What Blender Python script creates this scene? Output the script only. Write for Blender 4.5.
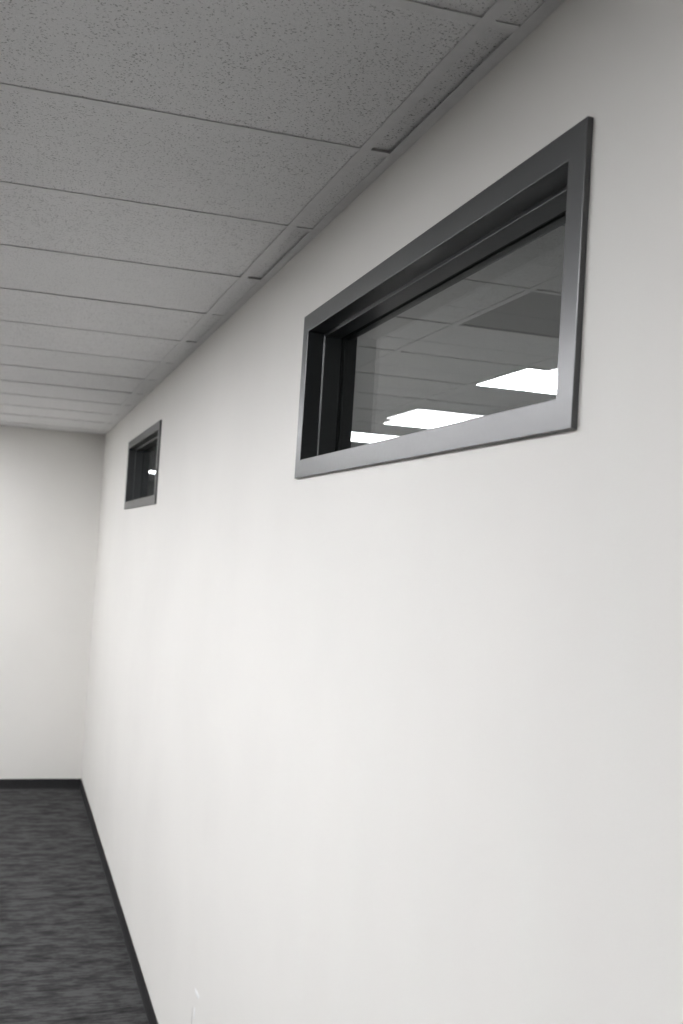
import bpy, bmesh, math, random
from mathutils import Vector, Matrix

random.seed(7)
for o in list(bpy.data.objects):
    bpy.data.objects.remove(o, do_unlink=True)
scene = bpy.context.scene
COL = scene.collection

# ------------------------------------------------------------------ camera
EYE = 2.1055                                   # camera height above the carpet (m)
YAW, PITCH, ROLL, FPX = 0.3042, 0.0369, 0.0608, 1069.9
F = Vector((math.sin(YAW) * math.cos(PITCH), math.cos(YAW) * math.cos(PITCH), math.sin(PITCH)))
R0 = Vector((math.cos(YAW), -math.sin(YAW), 0)); U0 = R0.cross(F)
R = R0 * math.cos(ROLL) + U0 * math.sin(ROLL)
U = U0 * math.cos(ROLL) - R0 * math.sin(ROLL)
cam_data = bpy.data.cameras.new('camera')
cam = bpy.data.objects.new('camera', cam_data); COL.objects.link(cam)
M = Matrix((R, U, -F)).transposed().to_4x4(); M.translation = (0, 0, EYE)
cam.matrix_world = M
cam_data.sensor_fit = 'HORIZONTAL'; cam_data.sensor_width = 24.0
cam_data.lens = FPX / 683 * 24.0
cam_data.clip_start = 0.02
cam_data.dof.use_dof = True; cam_data.dof.focus_distance = 2.3; cam_data.dof.aperture_fstop = 5.6
scene.camera = cam

# ------------------------------------------------------------------ world, light levels, exposure
world = bpy.data.worlds.new('world'); scene.world = world; world.use_nodes = True
world.node_tree.nodes['Background'].inputs[0].default_value = (0.5, 0.55, 0.6, 1)
world.node_tree.nodes['Background'].inputs[1].default_value = 0.05      # closed rooms: nothing gets in
LAMP_ROOM = 24.2          # troffer diffusers of this room
LAMP_NEXT = 28.0          # troffer diffusers of the room behind the glass
LAMP_COLOR = (0.966, 0.969, 1.0)
vs = scene.view_settings
vs.view_transform = 'Standard'; vs.look = 'None'; vs.gamma = 1.0; vs.use_curve_mapping = False
vs.exposure = 0.0

# ------------------------------------------------------------------ measures
WX = 0.7608                      # room face of the right wall
WT = 0.1208                       # wall thickness
NX = WX + WT                     # its face in the next room
H = EYE + 0.861                  # underside of the ceiling grid
YF = 9.21                        # far wall
YB, XL = -5.0, -6.0              # wall behind the camera, left wall
NY0, NY1, NXR = -1.2, 16.0, None # next room
T = 0.6096
ROW0 = 1.5434                    # near edge of the first cross tee
FL = 0.024                       # tee flange width
BASE_H = 0.083

# ------------------------------------------------------------------ helpers
def link(o, parent=None):
    COL.objects.link(o)
    if parent is not None:
        o.parent = parent
    return o

def tag(o, label=None, cat=None, group=None, kind=None):
    if label: o['label'] = label
    if cat: o['category'] = cat
    if group: o['group'] = group
    if kind: o['kind'] = kind
    return o

def mesh(name, verts, faces, mat, smooth=False):
    me = bpy.data.meshes.new(name)
    me.from_pydata([tuple(v) for v in verts], [], faces)
    bm = bmesh.new(); bm.from_mesh(me)
    bmesh.ops.recalc_face_normals(bm, faces=bm.faces)
    bm.to_mesh(me); bm.free()
    if smooth:
        for p in me.polygons: p.use_smooth = True
    me.materials.append(mat)
    return me

def obj(name, me, parent=None, loc=(0, 0, 0)):
    o = bpy.data.objects.new(name, me); o.location = loc
    return link(o, parent)

def empty(name, loc=(0, 0, 0)):
    o = bpy.data.objects.new(name, None); o.location = loc; o.empty_display_size = .1
    return link(o)

class MB:
    def __init__(self): self.v = []; self.f = []
    def box(self, a, b):
        i = len(self.v)
        (x0, y0, z0), (x1, y1, z1) = a, b
        self.v += [(x0, y0, z0), (x1, y0, z0), (x1, y1, z0), (x0, y1, z0),
                   (x0, y0, z1), (x1, y0, z1), (x1, y1, z1), (x0, y1, z1)]
        for q in ((0, 3, 2, 1), (4, 5, 6, 7), (0, 1, 5, 4), (1, 2, 6, 5), (2, 3, 7, 6), (3, 0, 4, 7)):
            self.f.append(tuple(i + k for k in q))
        return self
    def quad(self, *p):
        i = len(self.v); self.v += list(p); self.f.append((i, i + 1, i + 2, i + 3)); return self
    def prism(self, prof, fn0, fn1):
        """closed profile swept from fn0(u, v) to fn1(u, v), capped"""
        i = len(self.v); n = len(prof)
        self.v += [fn0(*p) for p in prof] + [fn1(*p) for p in prof]
        for k in range(n):
            j = (k + 1) % n
            self.f.append((i + k, i + j, i + n + j, i + n + k))
        self.f.append(tuple(i + k for k in range(n)))
        self.f.append(tuple(i + n + k for k in range(n - 1, -1, -1)))
        return self
    def mesh(self, name, mat, smooth=False): return mesh(name, self.v, self.f, mat, smooth)

def rounded(prof, r=.0015, seg=3):
    """round the corners of a closed profile"""
    out = []; n = len(prof)
    for k in range(n):
        p = Vector(prof[k]); a = Vector(prof[k - 1]) - p; b = Vector(prof[(k + 1) % n]) - p
        rr = min(r, a.length * .45, b.length * .45)
        a.normalize(); b.normalize()
        for s in range(seg + 1):
            t = s / seg
            q = p + a * rr * (1 - t) ** 2 + b * rr * t ** 2
            out.append((q.x, q.y))
    return out

# ------------------------------------------------------------------ materials
def new_mat(name):
    m = bpy.data.materials.new(name); m.use_nodes = True
    nt = m.node_tree
    return m, nt, nt.nodes['Principled BSDF']

def node(nt, kind, **kw):
    n = nt.nodes.new(kind)
    for k, v in kw.items():
        if k in n.inputs: n.inputs[k].default_value = v
        else: setattr(n, k, v)
    return n

def coords(nt, scale=(1, 1, 1), kind='Object', offset=None):
    tc = nt.nodes.new('ShaderNodeTexCoord'); mp = nt.nodes.new('ShaderNodeMapping')
    mp.inputs['Scale'].default_value = scale
    nt.links.new(tc.outputs[kind], mp.inputs['Vector'])
    return mp.outputs[0]

def ramp(nt, fac, stops):
    r = nt.nodes.new('ShaderNodeValToRGB')
    el = r.color_ramp.elements
    while len(el) < len(stops): el.new(.5)
    for e, (p, c) in zip(el, stops):
        e.position = p; e.color = (*c, 1) if len(c) == 3 else c
    nt.links.new(fac, r.inputs[0])
    return r.outputs[0]

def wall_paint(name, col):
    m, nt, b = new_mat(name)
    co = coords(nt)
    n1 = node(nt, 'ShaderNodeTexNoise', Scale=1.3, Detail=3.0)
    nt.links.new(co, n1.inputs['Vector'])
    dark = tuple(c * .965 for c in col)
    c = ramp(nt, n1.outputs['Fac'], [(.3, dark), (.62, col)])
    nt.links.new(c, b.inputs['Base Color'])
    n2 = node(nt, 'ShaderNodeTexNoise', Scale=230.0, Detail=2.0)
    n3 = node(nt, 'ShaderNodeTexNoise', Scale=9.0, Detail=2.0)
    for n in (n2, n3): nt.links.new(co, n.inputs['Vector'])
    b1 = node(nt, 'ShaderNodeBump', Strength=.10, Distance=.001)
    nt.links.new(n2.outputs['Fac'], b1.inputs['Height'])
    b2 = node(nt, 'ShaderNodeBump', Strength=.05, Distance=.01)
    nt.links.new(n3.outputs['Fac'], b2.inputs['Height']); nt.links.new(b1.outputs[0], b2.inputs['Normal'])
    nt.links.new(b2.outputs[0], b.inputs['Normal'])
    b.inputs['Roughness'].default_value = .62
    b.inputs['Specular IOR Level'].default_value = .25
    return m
M_WALL = wall_paint('warm_white_wall_paint', (.835, .818, .78))
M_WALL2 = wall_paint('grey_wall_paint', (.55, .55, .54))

def tile_mat():
    m, nt, b = new_mat('speckled_ceiling_tile')
    tc = nt.nodes.new('ShaderNodeTexCoord'); oi = nt.nodes.new('ShaderNodeObjectInfo')
    sc = node(nt, 'ShaderNodeVectorMath', operation='SCALE')
    cmb = nt.nodes.new('ShaderNodeCombineXYZ')
    for i in range(3): nt.links.new(oi.outputs['Random'], cmb.inputs[i])
    nt.links.new(cmb.outputs[0], sc.inputs[0]); sc.inputs['Scale'].default_value = 37.0
    add = node(nt, 'ShaderNodeVectorMath', operation='ADD')
    nt.links.new(tc.outputs['Object'], add.inputs[0]); nt.links.new(sc.outputs[0], add.inputs[1])
    n1 = node(nt, 'ShaderNodeTexNoise', Scale=210.0, Detail=2.0, Roughness=.55)   # pits
    n2 = node(nt, 'ShaderNodeTexNoise', Scale=22.0, Detail=2.0)                  # where pits gather
    n3 = node(nt, 'ShaderNodeTexNoise', Scale=420.0, Detail=2.0)                 # fine grain
    n4 = node(nt, 'ShaderNodeTexVoronoi', Scale=62.0)                            # larger fissure dots
    for n in (n1, n2, n3, n4): nt.links.new(add.outputs[0], n.inputs['Vector'])
    pit = node(nt, 'ShaderNodeMath', operation='MULTIPLY_ADD')
    nt.links.new(n2.outputs['Fac'], pit.inputs[0]); pit.inputs[1].default_value = .12
    nt.links.new(n1.outputs['Fac'], pit.inputs[2])
    r1 = ramp(nt, pit.outputs[0], [(.66, (0, 0, 0)), (.73, (1, 1, 1))])
    r4 = ramp(nt, n4.outputs['Distance'], [(.07, (1, 1, 1)), (.13, (0, 0, 0))])
    mx = node(nt, 'ShaderNodeMath', operation='MAXIMUM')
    nt.links.new(r1, mx.inputs[0]); nt.links.new(r4, mx.inputs[1])
    g = ramp(nt, n3.outputs['Fac'], [(.3, (.77, .768, .77)), (.7, (.88, .878, .88))])
    mix = node(nt, 'ShaderNodeMix', data_type='RGBA')
    nt.links.new(mx.outputs[0], mix.inputs[0]); nt.links.new(g, mix.inputs[6])
    mix.inputs[7].default_value = (.38, .378, .38, 1)
    nt.links.new(mix.outputs[2], b.inputs['Base Color'])
    inv = node(nt, 'ShaderNodeMath', operation='SUBTRACT'); inv.inputs[0].default_value = 1.0
    nt.links.new(mx.outputs[0], inv.inputs[1])
    bp = node(nt, 'ShaderNodeBump', Strength=.5, Distance=.0015)
    nt.links.new(inv.outputs[0], bp.inputs['Height']); nt.links.new(bp.outputs[0], b.inputs['Normal'])
    b.inputs['Roughness'].default_value = .6; b.inputs['Specular IOR Level'].default_value = .5
    return m
M_TILE = tile_mat()

def plain(name, col, rough=.5, spec=.5, metal=0.0, noise=0.0, nscale=30.0):
    m, nt, b = new_mat(name)
    b.inputs['Base Color'].default_value = (*col, 1); b.inputs['Roughness'].default_value = rough
    b.inputs['Specular IOR Level'].default_value = spec; b.inputs['Metallic'].default_value = metal
    if noise:
        n = node(nt, 'ShaderNodeTexNoise', Scale=nscale, Detail=3.0)
        nt.links.new(coords(nt), n.inputs['Vector'])
        c = ramp(nt, n.outputs['Fac'], [(.3, tuple(x * (1 - noise) for x in col)), (.7, tuple(x * (1 + noise) for x in col))])
        nt.links.new(c, b.inputs['Base Color'])
    return m
M_TEE = plain('white_grid_paint', (.80, .798, .80), .7, .3, noise=.03)
M_RUBBER = plain('black_rubber', (.022, .022, .023), .5, .3, noise=.15, nscale=60)
M_GASKET = plain('black_gasket', (.018, .018, .018), .6, .3, noise=.1)
M_DECK = plain('dark_plenum_deck', (.05, .05, .05), .9, .1, noise=.2)
M_LAMP_HOUSING = plain('white_lamp_housing', (.8, .8, .8), .4, .4, noise=.02)
M_PANEL = plain('grey_perforated_panel', (.34, .34, .34), .6, .3, noise=.05, nscale=120)
M_SPACKLE = plain('white_filler', (.93, .93, .92), .5, .4, noise=.02)
M_SPACKLE2 = plain('grey_scuff', (.60, .59, .57), .6, .3, noise=.03)

def frame_mat():
    m, nt, b = new_mat('satin_dark_grey_frame_paint')
    co = coords(nt)
    n1 = node(nt, 'ShaderNodeTexNoise', Scale=90.0, Detail=2.0)
    nt.links.new(co, n1.inputs['Vector'])
    r = ramp(nt, n1.outputs['Fac'], [(.3, (.31,) * 3), (.7, (.34,) * 3)])
    nt.links.new(r, b.inputs['Roughness'])
    b.inputs['Base Color'].default_value = (.0185, .0212, .0225, 1); b.inputs['IOR'].default_value = 1.58
    b.inputs['Specular IOR Level'].default_value = 1.0
    return m
M_FRAME = frame_mat()

def glass_mat():
    m = bpy.data.materials.new('clear_glass'); m.use_nodes = True
    nt = m.node_tree; nt.nodes.clear()
    out = nt.nodes.new('ShaderNodeOutputMaterial'); mix = nt.nodes.new('ShaderNodeMixShader')
    fr = node(nt, 'ShaderNodeFresnel', IOR=1.5)
    geo = nt.nodes.new('ShaderNodeNewGeometry')              # thin pane without refraction: same reflectance from either side of each face
    ior = node(nt, 'ShaderNodeMix', data_type='FLOAT'); ior.inputs[2].default_value = 1.5; ior.inputs[3].default_value = 1 / 1.5
    nt.links.new(geo.outputs['Backfacing'], ior.inputs[0]); nt.links.new(ior.outputs[0], fr.inputs['IOR'])
    tr = nt.nodes.new('ShaderNodeBsdfTransparent'); tr.inputs[0].default_value = (.93, .945, .94, 1)
    gl = nt.nodes.new('ShaderNodeBsdfGlossy'); gl.inputs['Roughness'].default_value = 0.0
    nt.links.new(fr.outputs[0], mix.inputs[0]); nt.links.new(tr.outputs[0], mix.inputs[1])
    nt.links.new(gl.outputs[0], mix.inputs[2]); nt.links.new(mix.outputs[0], out.inputs[0])
    return m
M_GLASS = glass_mat()

def carpet_mat():
    m, nt, b = new_mat('charcoal_streaked_carpet')
    streak = node(nt, 'ShaderNodeTexNoise', Scale=1.0, Detail=6.0, Roughness=.72)
    nt.links.new(coords(nt, (12.0, 52.0, 1)), streak.inputs['Vector'])
    broad = node(nt, 'ShaderNodeTexNoise', Scale=1.0, Detail=3.0)
    nt.links.new(coords(nt, (5.0, 14.0, 1)), broad.inputs['Vector'])
    pile = node(nt, 'ShaderNodeTexNoise', Scale=260.0, Detail=2.0)
    nt.links.new(coords(nt), pile.inputs['Vector'])
    a = node(nt, 'ShaderNodeMath', operation='MULTIPLY_ADD')
    nt.links.new(broad.outputs['Fac'], a.inputs[0]); a.inputs[1].default_value = .6
    nt.links.new(streak.outputs['Fac'], a.inputs[2])
    a2 = node(nt, 'ShaderNodeMath', operation='MULTIPLY_ADD')
    nt.links.new(pile.outputs['Fac'], a2.inputs[0]); a2.inputs[1].default_value = .25
    nt.links.new(a.outputs[0], a2.inputs[2])
    c = ramp(nt, a2.outputs[0], [(.66, (.015, .015, .015)), (.90, (.045, .045, .045)), (1.0, (.075, .075, .075))])
    nt.links.new(c, b.inputs['Base Color'])
    bp = node(nt, 'ShaderNodeBump', Strength=.5, Distance=.004)
    nt.links.new(a2.outputs[0], bp.inputs['Height']); nt.links.new(bp.outputs[0], b.inputs['Normal'])
    b.inputs['Roughness'].default_value = 1.0; b.inputs['Specular IOR Level'].default_value = .05
    return m
M_CARPET = carpet_mat()

def lamp_mat(name, strength):
    m = bpy.data.materials.new(name); m.use_nodes = True
    nt = m.node_tree; nt.nodes.clear()
    out = nt.nodes.new('ShaderNodeOutputMaterial'); em = nt.nodes.new('ShaderNodeEmission')
    em.inputs[0].default_value = (*LAMP_COLOR, 1); em.inputs[1].default_value = strength
    nt.links.new(em.outputs[0], out.inputs[0])
    return m
# strength of each fitting, set to place the bright pool on the wall
LAMP_LEVEL = {-2: .85, 1: 1.15, 4: .95, 7: .82, 10: .95}
M_LAMP_FILL = lamp_mat('lit_diffuser_room', LAMP_ROOM * .6)      # unseen second row, added as dim fill for upper wall and ceiling
M_LAMP_A = {k: lamp_mat('lit_diffuser_room', LAMP_ROOM * a) for k, a in LAMP_LEVEL.items()}
M_LAMP_B = lamp_mat('lit_diffuser_next_room', LAMP_NEXT)

# ------------------------------------------------------------------ window measures (frame outside edges)
FW = 1.503; FZ0, FZ1 = EYE + .1925, EYE + .6400
WIN_Y = [1.3375, 5.700]
PROUD = .0106
THROAT = .035
OPEN = [(y + THROAT, y + FW - THROAT) for y in WIN_Y]
OZ0, OZ1 = FZ0 + THROAT, FZ1 - THROAT
WALL_TOP = H + .28
NXR = WX + .165 + 7 * T + .02             # far side of next room

# ------------------------------------------------------------------ structure
# right wall, one slab with two real openings
ys = [YB, OPEN[0][0], OPEN[0][1], OPEN[1][0], OPEN[1][1], NY1]
zs = [0.0, OZ0, OZ1, WALL_TOP]
mb = MB()
for i in range(5):
    for k in range(3):
        if k == 1 and i in (1, 3):
            y0, y1, z0, z1 = ys[i], ys[i + 1], OZ0, OZ1
            mb.quad((WX, y0, z0), (NX, y0, z0), (NX, y0, z1), (WX, y0, z1))
            mb.quad((WX, y1, z0), (WX, y1, z1), (NX, y1, z1), (NX, y1, z0))
            mb.quad((WX, y0, z0), (WX, y1, z0), (NX, y1, z0), (NX, y0, z0))
            mb.quad((WX, y0, z1), (NX, y0, z1), (NX, y1, z1), (WX, y1, z1))
            continue
        for x in (WX, NX):
            mb.quad((x, ys[i], zs[k]), (x, ys[i + 1], zs[k]), (x, ys[i + 1], zs[k + 1]), (x, ys[i], zs[k + 1]))
for y in (YB, NY1):
    mb.quad((WX, y, 0), (NX, y, 0), (NX, y, WALL_TOP), (WX, y, WALL_TOP))
for z in (0, WALL_TOP):
    mb.quad((WX, YB, z), (NX, YB, z), (NX, NY1, z), (WX, NY1, z))
me = bpy.data.meshes.new('wall_right'); me.from_pydata(mb.v, [], mb.f)
bm = bmesh.new(); bm.from_mesh(me); bmesh.ops.remove_doubles(bm, verts=bm.verts, dist=1e-5)
bmesh.ops.recalc_face_normals(bm, faces=bm.faces); bm.to_mesh(me); bm.free(); me.materials.append(M_WALL)
wall_right = tag(obj('wall_right', me), 'long smooth off-white wall holding the two high interior windows', 'wall', kind='structure')

def slab(name, a, b, mat, label, cat):
    return tag(obj(name, MB().box(a, b).mesh(name, mat)), label, cat, kind='structure')
slab('wall_far', (XL - .15, YF, 0), (WX, YF + .15, WALL_TOP), M_WALL, 'plain off-white end wall above the dark carpet', 'wall')
slab('wall_left', (XL - .15, YB, 0), (XL, YF, WALL_TOP), M_WALL, 'off-white side wall facing the windows', 'wall')
slab('wall_back', (XL - .15, YB - .15, 0), (WX, YB, WALL_TOP), M_WALL, 'off-white wall behind the viewer', 'wall')
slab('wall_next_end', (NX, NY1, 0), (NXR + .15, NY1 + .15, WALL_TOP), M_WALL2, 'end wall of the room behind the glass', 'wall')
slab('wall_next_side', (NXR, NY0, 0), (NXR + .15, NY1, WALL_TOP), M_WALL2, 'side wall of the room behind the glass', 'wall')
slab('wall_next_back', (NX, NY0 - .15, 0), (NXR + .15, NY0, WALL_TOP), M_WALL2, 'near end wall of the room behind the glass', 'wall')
slab('floor', (XL - .15, YB - .15, -.12), (WX, YF + .15, 0), M_CARPET, 'dark charcoal carpet with fine cross streaks', 'carpet')
slab('floor', (NX, NY0 - .15, -.12), (NXR + .15, NY1 + .15, 0), M_CARPET, 'carpet of the room behind the glass', 'carpet')

# filler marks on the right wall, low down
def blob(cy_, cz_, ry, rz, tilt, mat, t=.0012):
    v = []; n = 10
    for k in range(n):
        a = 2 * math.pi * k / n; w = 1 + .18 * math.sin(3 * a + cy_ * 50)
        p, q = ry * w * math.cos(a), rz * w * math.sin(a)
        v.append((p * math.cos(tilt) - q * math.sin(tilt), p * math.sin(tilt) + q * math.cos(tilt)))
    vs_ = [(WX, cy_ + a, cz_ + b) for a, b in v] + [(WX - t, cy_ + a * .7, cz_ + b * .8) for a, b in v]
    f = [(k, (k + 1) % n, n + (k + 1) % n, n + k) for k in range(n)] + [tuple(range(n, 2 * n))]
    obj('filler_mark', mesh('filler_mark', vs_, f, mat, True), wall_right)
blob(3.775, EYE - 1.585, .046, .011, -.06, M_SPACKLE)
blob(3.80, EYE - 1.662, .014, .022, .0, M_SPACKLE)
blob(3.84, EYE - 1.700, .008, .040, .0, M_SPACKLE2, .0006)

# baseboards: rubber cove base, profile (out from wall, up)
cove = rounded([(0, 0), (.0095, 0), (.0090, .003), (.0062, .008), (.0052, .018), (.0045, BASE_H - .004), (.0035, BASE_H), (0, BASE_H)], .0012, 2)
def base(name, p0, p1, out, label):
    mb = MB(); p0, p1, out = Vector(p0), Vector(p1), Vector(out)
    mb.prism(cove, lambda u, v: p0 + out * u + Vector((0, 0, v)), lambda u, v: p1 + out * u + Vector((0, 0, v)))
    tag(obj(name, mb.mesh(name, M_RUBBER, False)), label, 'baseboard', kind='structure')
base('baseboard_right', (WX, YB, 0), (WX, YF - .0055, 0), (-1, 0, 0), 'black rubber baseboard running under the windowed wall')
base('baseboard_far', (XL, YF, 0), (WX, YF, 0), (0, -1, 0), 'black rubber baseboard along the foot of the end wall')
base('baseboard_left', (XL, YB, 0), (XL, YF - .02, 0), (1, 0, 0), 'black rubber baseboard along the side wall facing the windows')

# ------------------------------------------------------------------ ceilings
def tile_mesh(name, sx, sy, mat, th=.016):
    """lay-in tile centred on its origin, face at z = 0, softened lower edge"""
    c = .002; v = []
    for z, d in ((0, c), (c, 0), (th, 0)):
        x, y = sx / 2 - d, sy / 2 - d
        v += [(-x, -y, z), (x, -y, z), (x, y, z), (-x, y, z)]
    f = [(3, 2, 1, 0), (8, 9, 10, 11)]
    for l in (0, 4):
        for k in range(4):
            j = (k + 1) % 4; f.append((l + k, l + j, l + 4 + j, l + 4 + k))
    return mesh(name, v, f, mat)

def tee_mesh(name, length, axis, mat, w=FL):
    """inverted T bar running along +axis from its origin, flange underside at z = 0"""
    prof = [(-w / 2, 0), (w / 2, 0), (w / 2, .0009), (.003, .0013), (.003, .032), (-.003, .032), (-.003, .0013), (-w / 2, .0009)]
    mb = MB()
    if axis == 'y': mb.prism(prof, lambda u, v: (u, 0, v), lambda u, v: (u, length, v))
    else: mb.prism(prof, lambda u, v: (0, u, v), lambda u, v: (length, u, v))
    return mb.mesh(name, mat)

def angle_mesh(name, length, axis, out, mat, w=.0251):
    prof = [(0, 0), (w, 0), (w, .0009), (.0012, .0009), (.0012, .028), (0, .028)]
    mb = MB()
    if axis == 'y': mb.prism(prof, lambda u, v: (out * u, 0, v), lambda u, v: (out * u, length, v))
    else: mb.prism(prof, lambda u, v: (0, out * u, v), lambda u, v: (length, out * u, v))
    return mb.mesh(name, mat)

def ceiling_light(cx, cy, sx, sy, mat, label, group):
    """recessed lay-in fitting: box housing with a lipped frame and a lit flat diffuser"""
    t = empty('ceiling_light', (cx, cy, H + .0012)); tag(t, label, 'ceiling light', group)
    lip, dep = .022, .085
    X, Y = sx / 2, sy / 2
    mb = MB()
    mb.box((-X, -Y, 0), (X, -Y + lip, .006)).box((-X, Y - lip, 0), (X, Y, .006))
    mb.box((-X, -Y + lip, 0), (-X + lip, Y - lip, .006)).box((X - lip, -Y + lip, 0), (X, Y - lip, .006))
    obj('door_frame', mb.mesh('door_frame', M_LAMP_HOUSING), t)
    mb = MB(); i = .010
    mb.box((-X + i, -Y + i, dep), (X - i, Y - i, dep + .002))
    for a, b in (((-X + i, -Y + i), (X - i, -Y + i + .002)), ((-X + i, Y - i - .002), (X - i, Y - i)),
                 ((-X + i, -Y + i), (-X + i + .002, Y - i)), ((X - i - .002, -Y + i), (X - i, Y - i))):
        mb.box((a[0], a[1], .006), (b[0], b[1], dep))
    obj('housing', mb.mesh('housing', M_LAMP_HOUSING), t)
    obj('diffuser', MB().box((-X + lip, -Y + lip, .002), (X - lip, Y - lip, .005)).mesh('diffuser', mat), t)
    return t

# ---- this room
deck = tag(obj('ceiling', MB().box((XL - .15, YB - .15, WALL_TOP), (NXR + .15, NY1 + .15, WALL_TOP + .1)).mesh('ceiling', M_DECK)),
           'suspended ceiling of speckled white tiles in a white grid', 'ceiling', kind='structure')
C4 = 1.2192
MT = WX - .0807                                   # centre of the main tee next to the wall
def row_c(k): return ROW0 + FL / 2 + T * k        # centre line of cross tee k
k0, k1 = -10, 12
main_x = [MT - C4 * i for i in range(6)]          # last one near the left wall
tee_full = tee_mesh('main_tee', YF - YB, 'y', M_TEE)
for x in main_x:
    if x > XL + .03: obj('main_tee', tee_full, deck, (x, YB, H))
cross_len = C4 - .006
cross_full = tee_mesh('cross_tee', cross_len, 'x', M_TEE)
cross_bord = tee_mesh('cross_tee', WX - MT - .004, 'x', M_TEE)
tile4 = tile_mesh('ceiling_tile', C4 - .0135, T - .0135, M_TILE)
tile_b = tile_mesh('ceiling_tile', WX - .003 - (MT + .0065), T - .0135, M_TILE)
last = YF - .004 - (row_c(k1) + .0065)
tile4_end = tile_mesh('ceiling_tile', C4 - .0135, last, M_TILE)
tile_b_end = tile_mesh('ceiling_tile', WX - .003 - (MT + .0065), last, M_TILE)
LIGHTS = {(c, k) for c in (1,) for k in (-2, 1, 4, 7, 10)} | {(3, k) for k in (1, 4, 7, 10)}  # second set: out-of-view panels added to brighten wall top and ceiling
ends = {}
for c in range(5):
    xc = MT - C4 * (c + .5)
    if xc - C4 / 2 < XL - .02 and c > 4: continue
    for k in range(k0, k1 + 1):
        if k > k0 or True:
            obj('cross_tee', cross_full, deck, (xc - cross_len / 2, row_c(k), H + .0002))
        if (c, k) in LIGHTS: continue
        dz = H + .0032 + random.uniform(-.0008, .0008)
        if k < k1: obj('ceiling_tile', tile4, deck, (xc, row_c(k) + T / 2, dz))
        else: obj('ceiling_tile', tile4_end, deck, (xc, row_c(k) + .0065 + last / 2, dz))
for k in range(k0, k1 + 1):
    obj('cross_tee', cross_bord, deck, (MT + .003, row_c(k), H + .0002))
    lift = .0035 + (.0035 if k in (0, 2, 4) else 0) + random.uniform(-.0006, .0006)
    bx_ = (MT + .0065 + WX - .003) / 2
    if k < k1: obj('ceiling_tile', tile_b, deck, (bx_, row_c(k) + T / 2, H + lift))
    else: obj('ceiling_tile', tile_b_end, deck, (bx_, row_c(k) + .0065 + last / 2, H + lift))
obj('wall_angle', angle_mesh('wall_angle', YF - YB, 'y', -1, M_TEE), deck, (WX, YB, H))
obj('wall_angle', angle_mesh('wall_angle', WX - XL - .03, 'x', -1, M_TEE), deck, (XL, YF, H))
for c, k in sorted(LIGHTS):
    ceiling_light(MT - C4 * (c + .5), row_c(k) + T / 2, C4 - .0135, T - .0135, M_LAMP_A[k] if c == 1 else M_LAMP_FILL,
                  'bright lit ceiling panel in the tile row beside the windowed wall' if c == 1 else 'unseen dimmer ceiling panel added as fill light in the tile row away from the windowed wall', 'lit ceiling panels of the carpeted room')

# ---- room behind the glass: two-foot grid
deck2 = tag(empty('ceiling', (0, 0, H)), 'grey suspended tile ceiling seen through the window glass', 'ceiling', kind='structure')
NR0 = ROW0 + .45 * T                               # its cross lines sit half a row further along
NC0 = WX + .775 - T                                # first long line
rows2 = range(-5, 24)
tee2 = tee_mesh('main_tee', NY1 - NY0, 'y', M_TEE)
cr2 = tee_mesh('cross_tee', T - .006, 'x', M_TEE)
tile2 = tile_mesh('ceiling_tile', T - .0135, T - .0135, M_TILE)
lamps2 = [(2, 2), (2, 5), (2, 7)]                  # (first column, row), two columns wide
lamps2_small = [(1, 17)]                           # one square cell
skip = set()
for c, k in lamps2: skip |= {(c, k + 2), (c + 1, k + 2)}
for c, k in lamps2_small: skip |= {(c, k + 2)}
SHIFT = {5: .17}                                   # this fitting sits off the grid, cut tiles on either side
skip.add((4, 7))
VENT = (1, 2)
for c in range(1, 7):
    obj('main_tee', tee2, deck2, (NC0 + T * c, NY0, .0003))
for c in range(7):
    for k in rows2:
        y = NR0 + T * k
        if y < NY0 or y + T > NY1: continue
        xc, yc = NC0 + T * (c + .5), y + T / 2
        if c == 0: xc += .0
        obj('cross_tee', cr2, deck2, (NC0 + T * c + .003, y, .0004))
        if (c, k) in skip or (c, k) == VENT: continue
        obj('ceiling_tile', tile2, deck2, (xc, yc, .0042 + random.uniform(-.0006, .0006)))
for c, k in lamps2:
    ceiling_light(NC0 + T * (c + 1) + SHIFT.get(k, 0), NR0 + T * (k + 2.5), 2 * T - .0135, T - .0135, M_LAMP_B,
                  {2: 'white lit ceiling panel behind the glass, next to the dull air panel', 5: 'white lit ceiling panel behind the glass, between two other lit panels', 7: 'white lit panel behind the glass, partly cut off by the window jamb'}[k], 'lit ceiling panels behind the glass')
for c, k in lamps2_small:
    ceiling_light(NC0 + T * (c + .5), NR0 + T * (k + 2.5), T - .0135, T - .0135, M_LAMP_B,
                  'small lit ceiling panel glimpsed through the small far window', None)
obj('ceiling_tile', tile_mesh('ceiling_tile', .165, T - .0135, M_TILE), deck2, (NC0 + T * 2 + .088, NR0 + T * 7.5, .0042))
obj('ceiling_tile', tile_mesh('ceiling_tile', T - .19, T - .0135, M_TILE), deck2, (NC0 + T * 4.5 + .09, NR0 + T * 7.5, .0042))
# dull return-air panel among the tiles
vent = empty('return_air_panel', (NC0 + T * (VENT[0] + .5), NR0 + T * (VENT[1] + .5), H + .0012))
tag(vent, 'dull grey square air panel in the ceiling behind the large window', 'air vent')
s = (T - .0135) / 2
mb = MB()
mb.box((-s, -s, 0), (s, -s + .02, .006)).box((-s, s - .02, 0), (s, s, .006))
mb.box((-s, -s + .02, 0), (-s + .02, s - .02, .006)).box((s - .02, -s + .02, 0), (s, s - .02, .006))
obj('vent_frame', mb.mesh('vent_frame', M_PANEL), vent)
obj('vent_face', MB().box((-s + .02, -s + .02, .003), (s - .02, s - .02, .006)).mesh('vent_face', M_PANEL), vent)

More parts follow.
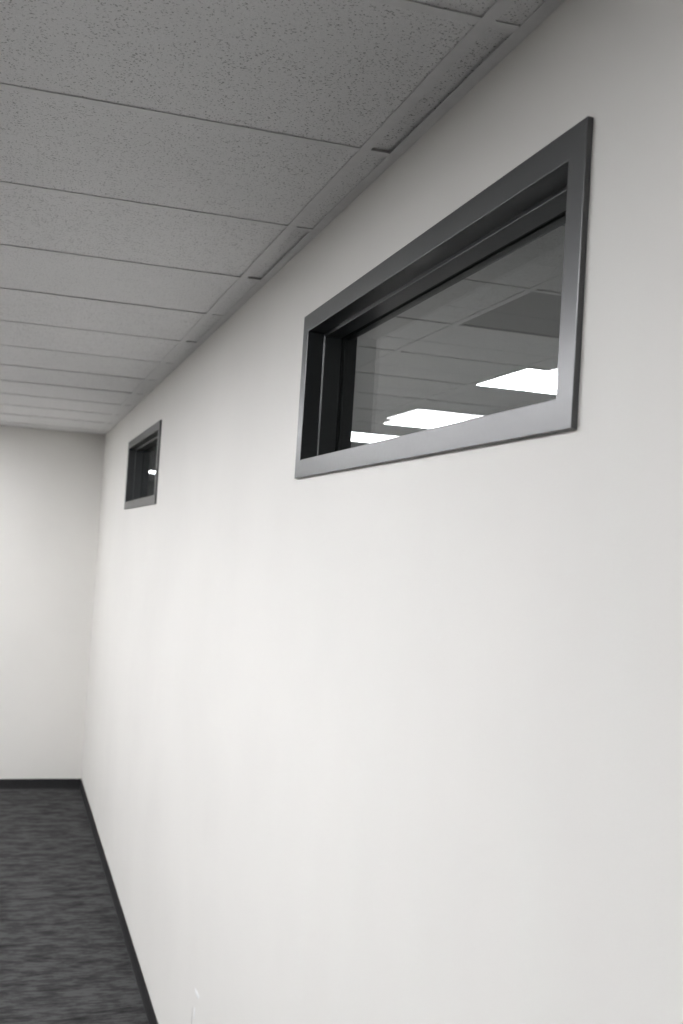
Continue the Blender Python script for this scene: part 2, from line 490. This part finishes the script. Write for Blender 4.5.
# ------------------------------------------------------------------ windows: welded steel frames, double rabbet
DEPTH = WT + 2 * PROUD
G0 = .099                                          # glass position behind the frame face
prof = [(0, 0), (.0485, 0), (.0485, .047), (.0580, .047), (.0580, .094), (.0485, .094), (.0485, DEPTH), (0, DEPTH),
        (0, DEPTH - PROUD), (THROAT, DEPTH - PROUD), (THROAT, PROUD), (0, PROUD)]
prof_r = rounded(prof, .0016, 3)
gasket = rounded([(.0490, .0945), (.0570, .0945), (.0570, G0 - .0003), (.0490, G0 - .0003)], .001, 2)
bead = rounded([(.0490, G0 + .0065), (.0580, G0 + .0065), (.0580, G0 + .0260), (.0490, G0 + .0260)], .0015, 2)
FH = FZ1 - FZ0
def ring(prof_, side):
    """swept member of a mitred rectangular frame; local origin = outer near lower corner, x = depth from the face"""
    def at(u, v, e):
        if side == 'head': return (v, u if e == 0 else FW - u, FH - u)
        if side == 'sill': return (v, u if e == 0 else FW - u, u)
        if side == 'near': return (v, u, u if e == 0 else FH - u)
        return (v, FW - u, u if e == 0 else FH - u)
    mb = MB(); mb.prism(prof_, lambda u, v: at(u, v, 0), lambda u, v: at(u, v, 1))
    return mb
NAMES = {'head': 'frame_head', 'sill': 'frame_sill', 'near': 'frame_jamb', 'far': 'frame_jamb'}
parts = []
for s_ in ('head', 'sill', 'near', 'far'):
    parts.append((NAMES[s_], ring(prof_r, s_).mesh(NAMES[s_], M_FRAME)))
    parts.append(('glazing_gasket', ring(gasket, s_).mesh('glazing_gasket', M_GASKET)))
    parts.append(('glazing_bead', ring(bead, s_).mesh('glazing_bead', M_FRAME)))
e = .0495
parts.append(('glass_pane', MB().box((G0, e, e), (G0 + .006, FW - e, FH - e)).mesh('glass_pane', M_GLASS)))
for n, (y, lab) in enumerate(zip(WIN_Y, ('large high interior window with dark grey steel frame showing lit ceiling panels in its glass',
                                         'small-looking dark grey steel window close to the far corner of the room'))):
    w = tag(empty('window_%d' % (n + 1), (WX - PROUD, y, FZ0)), lab, 'window', kind='structure')
    for nm, me in parts: obj(nm, me, w)
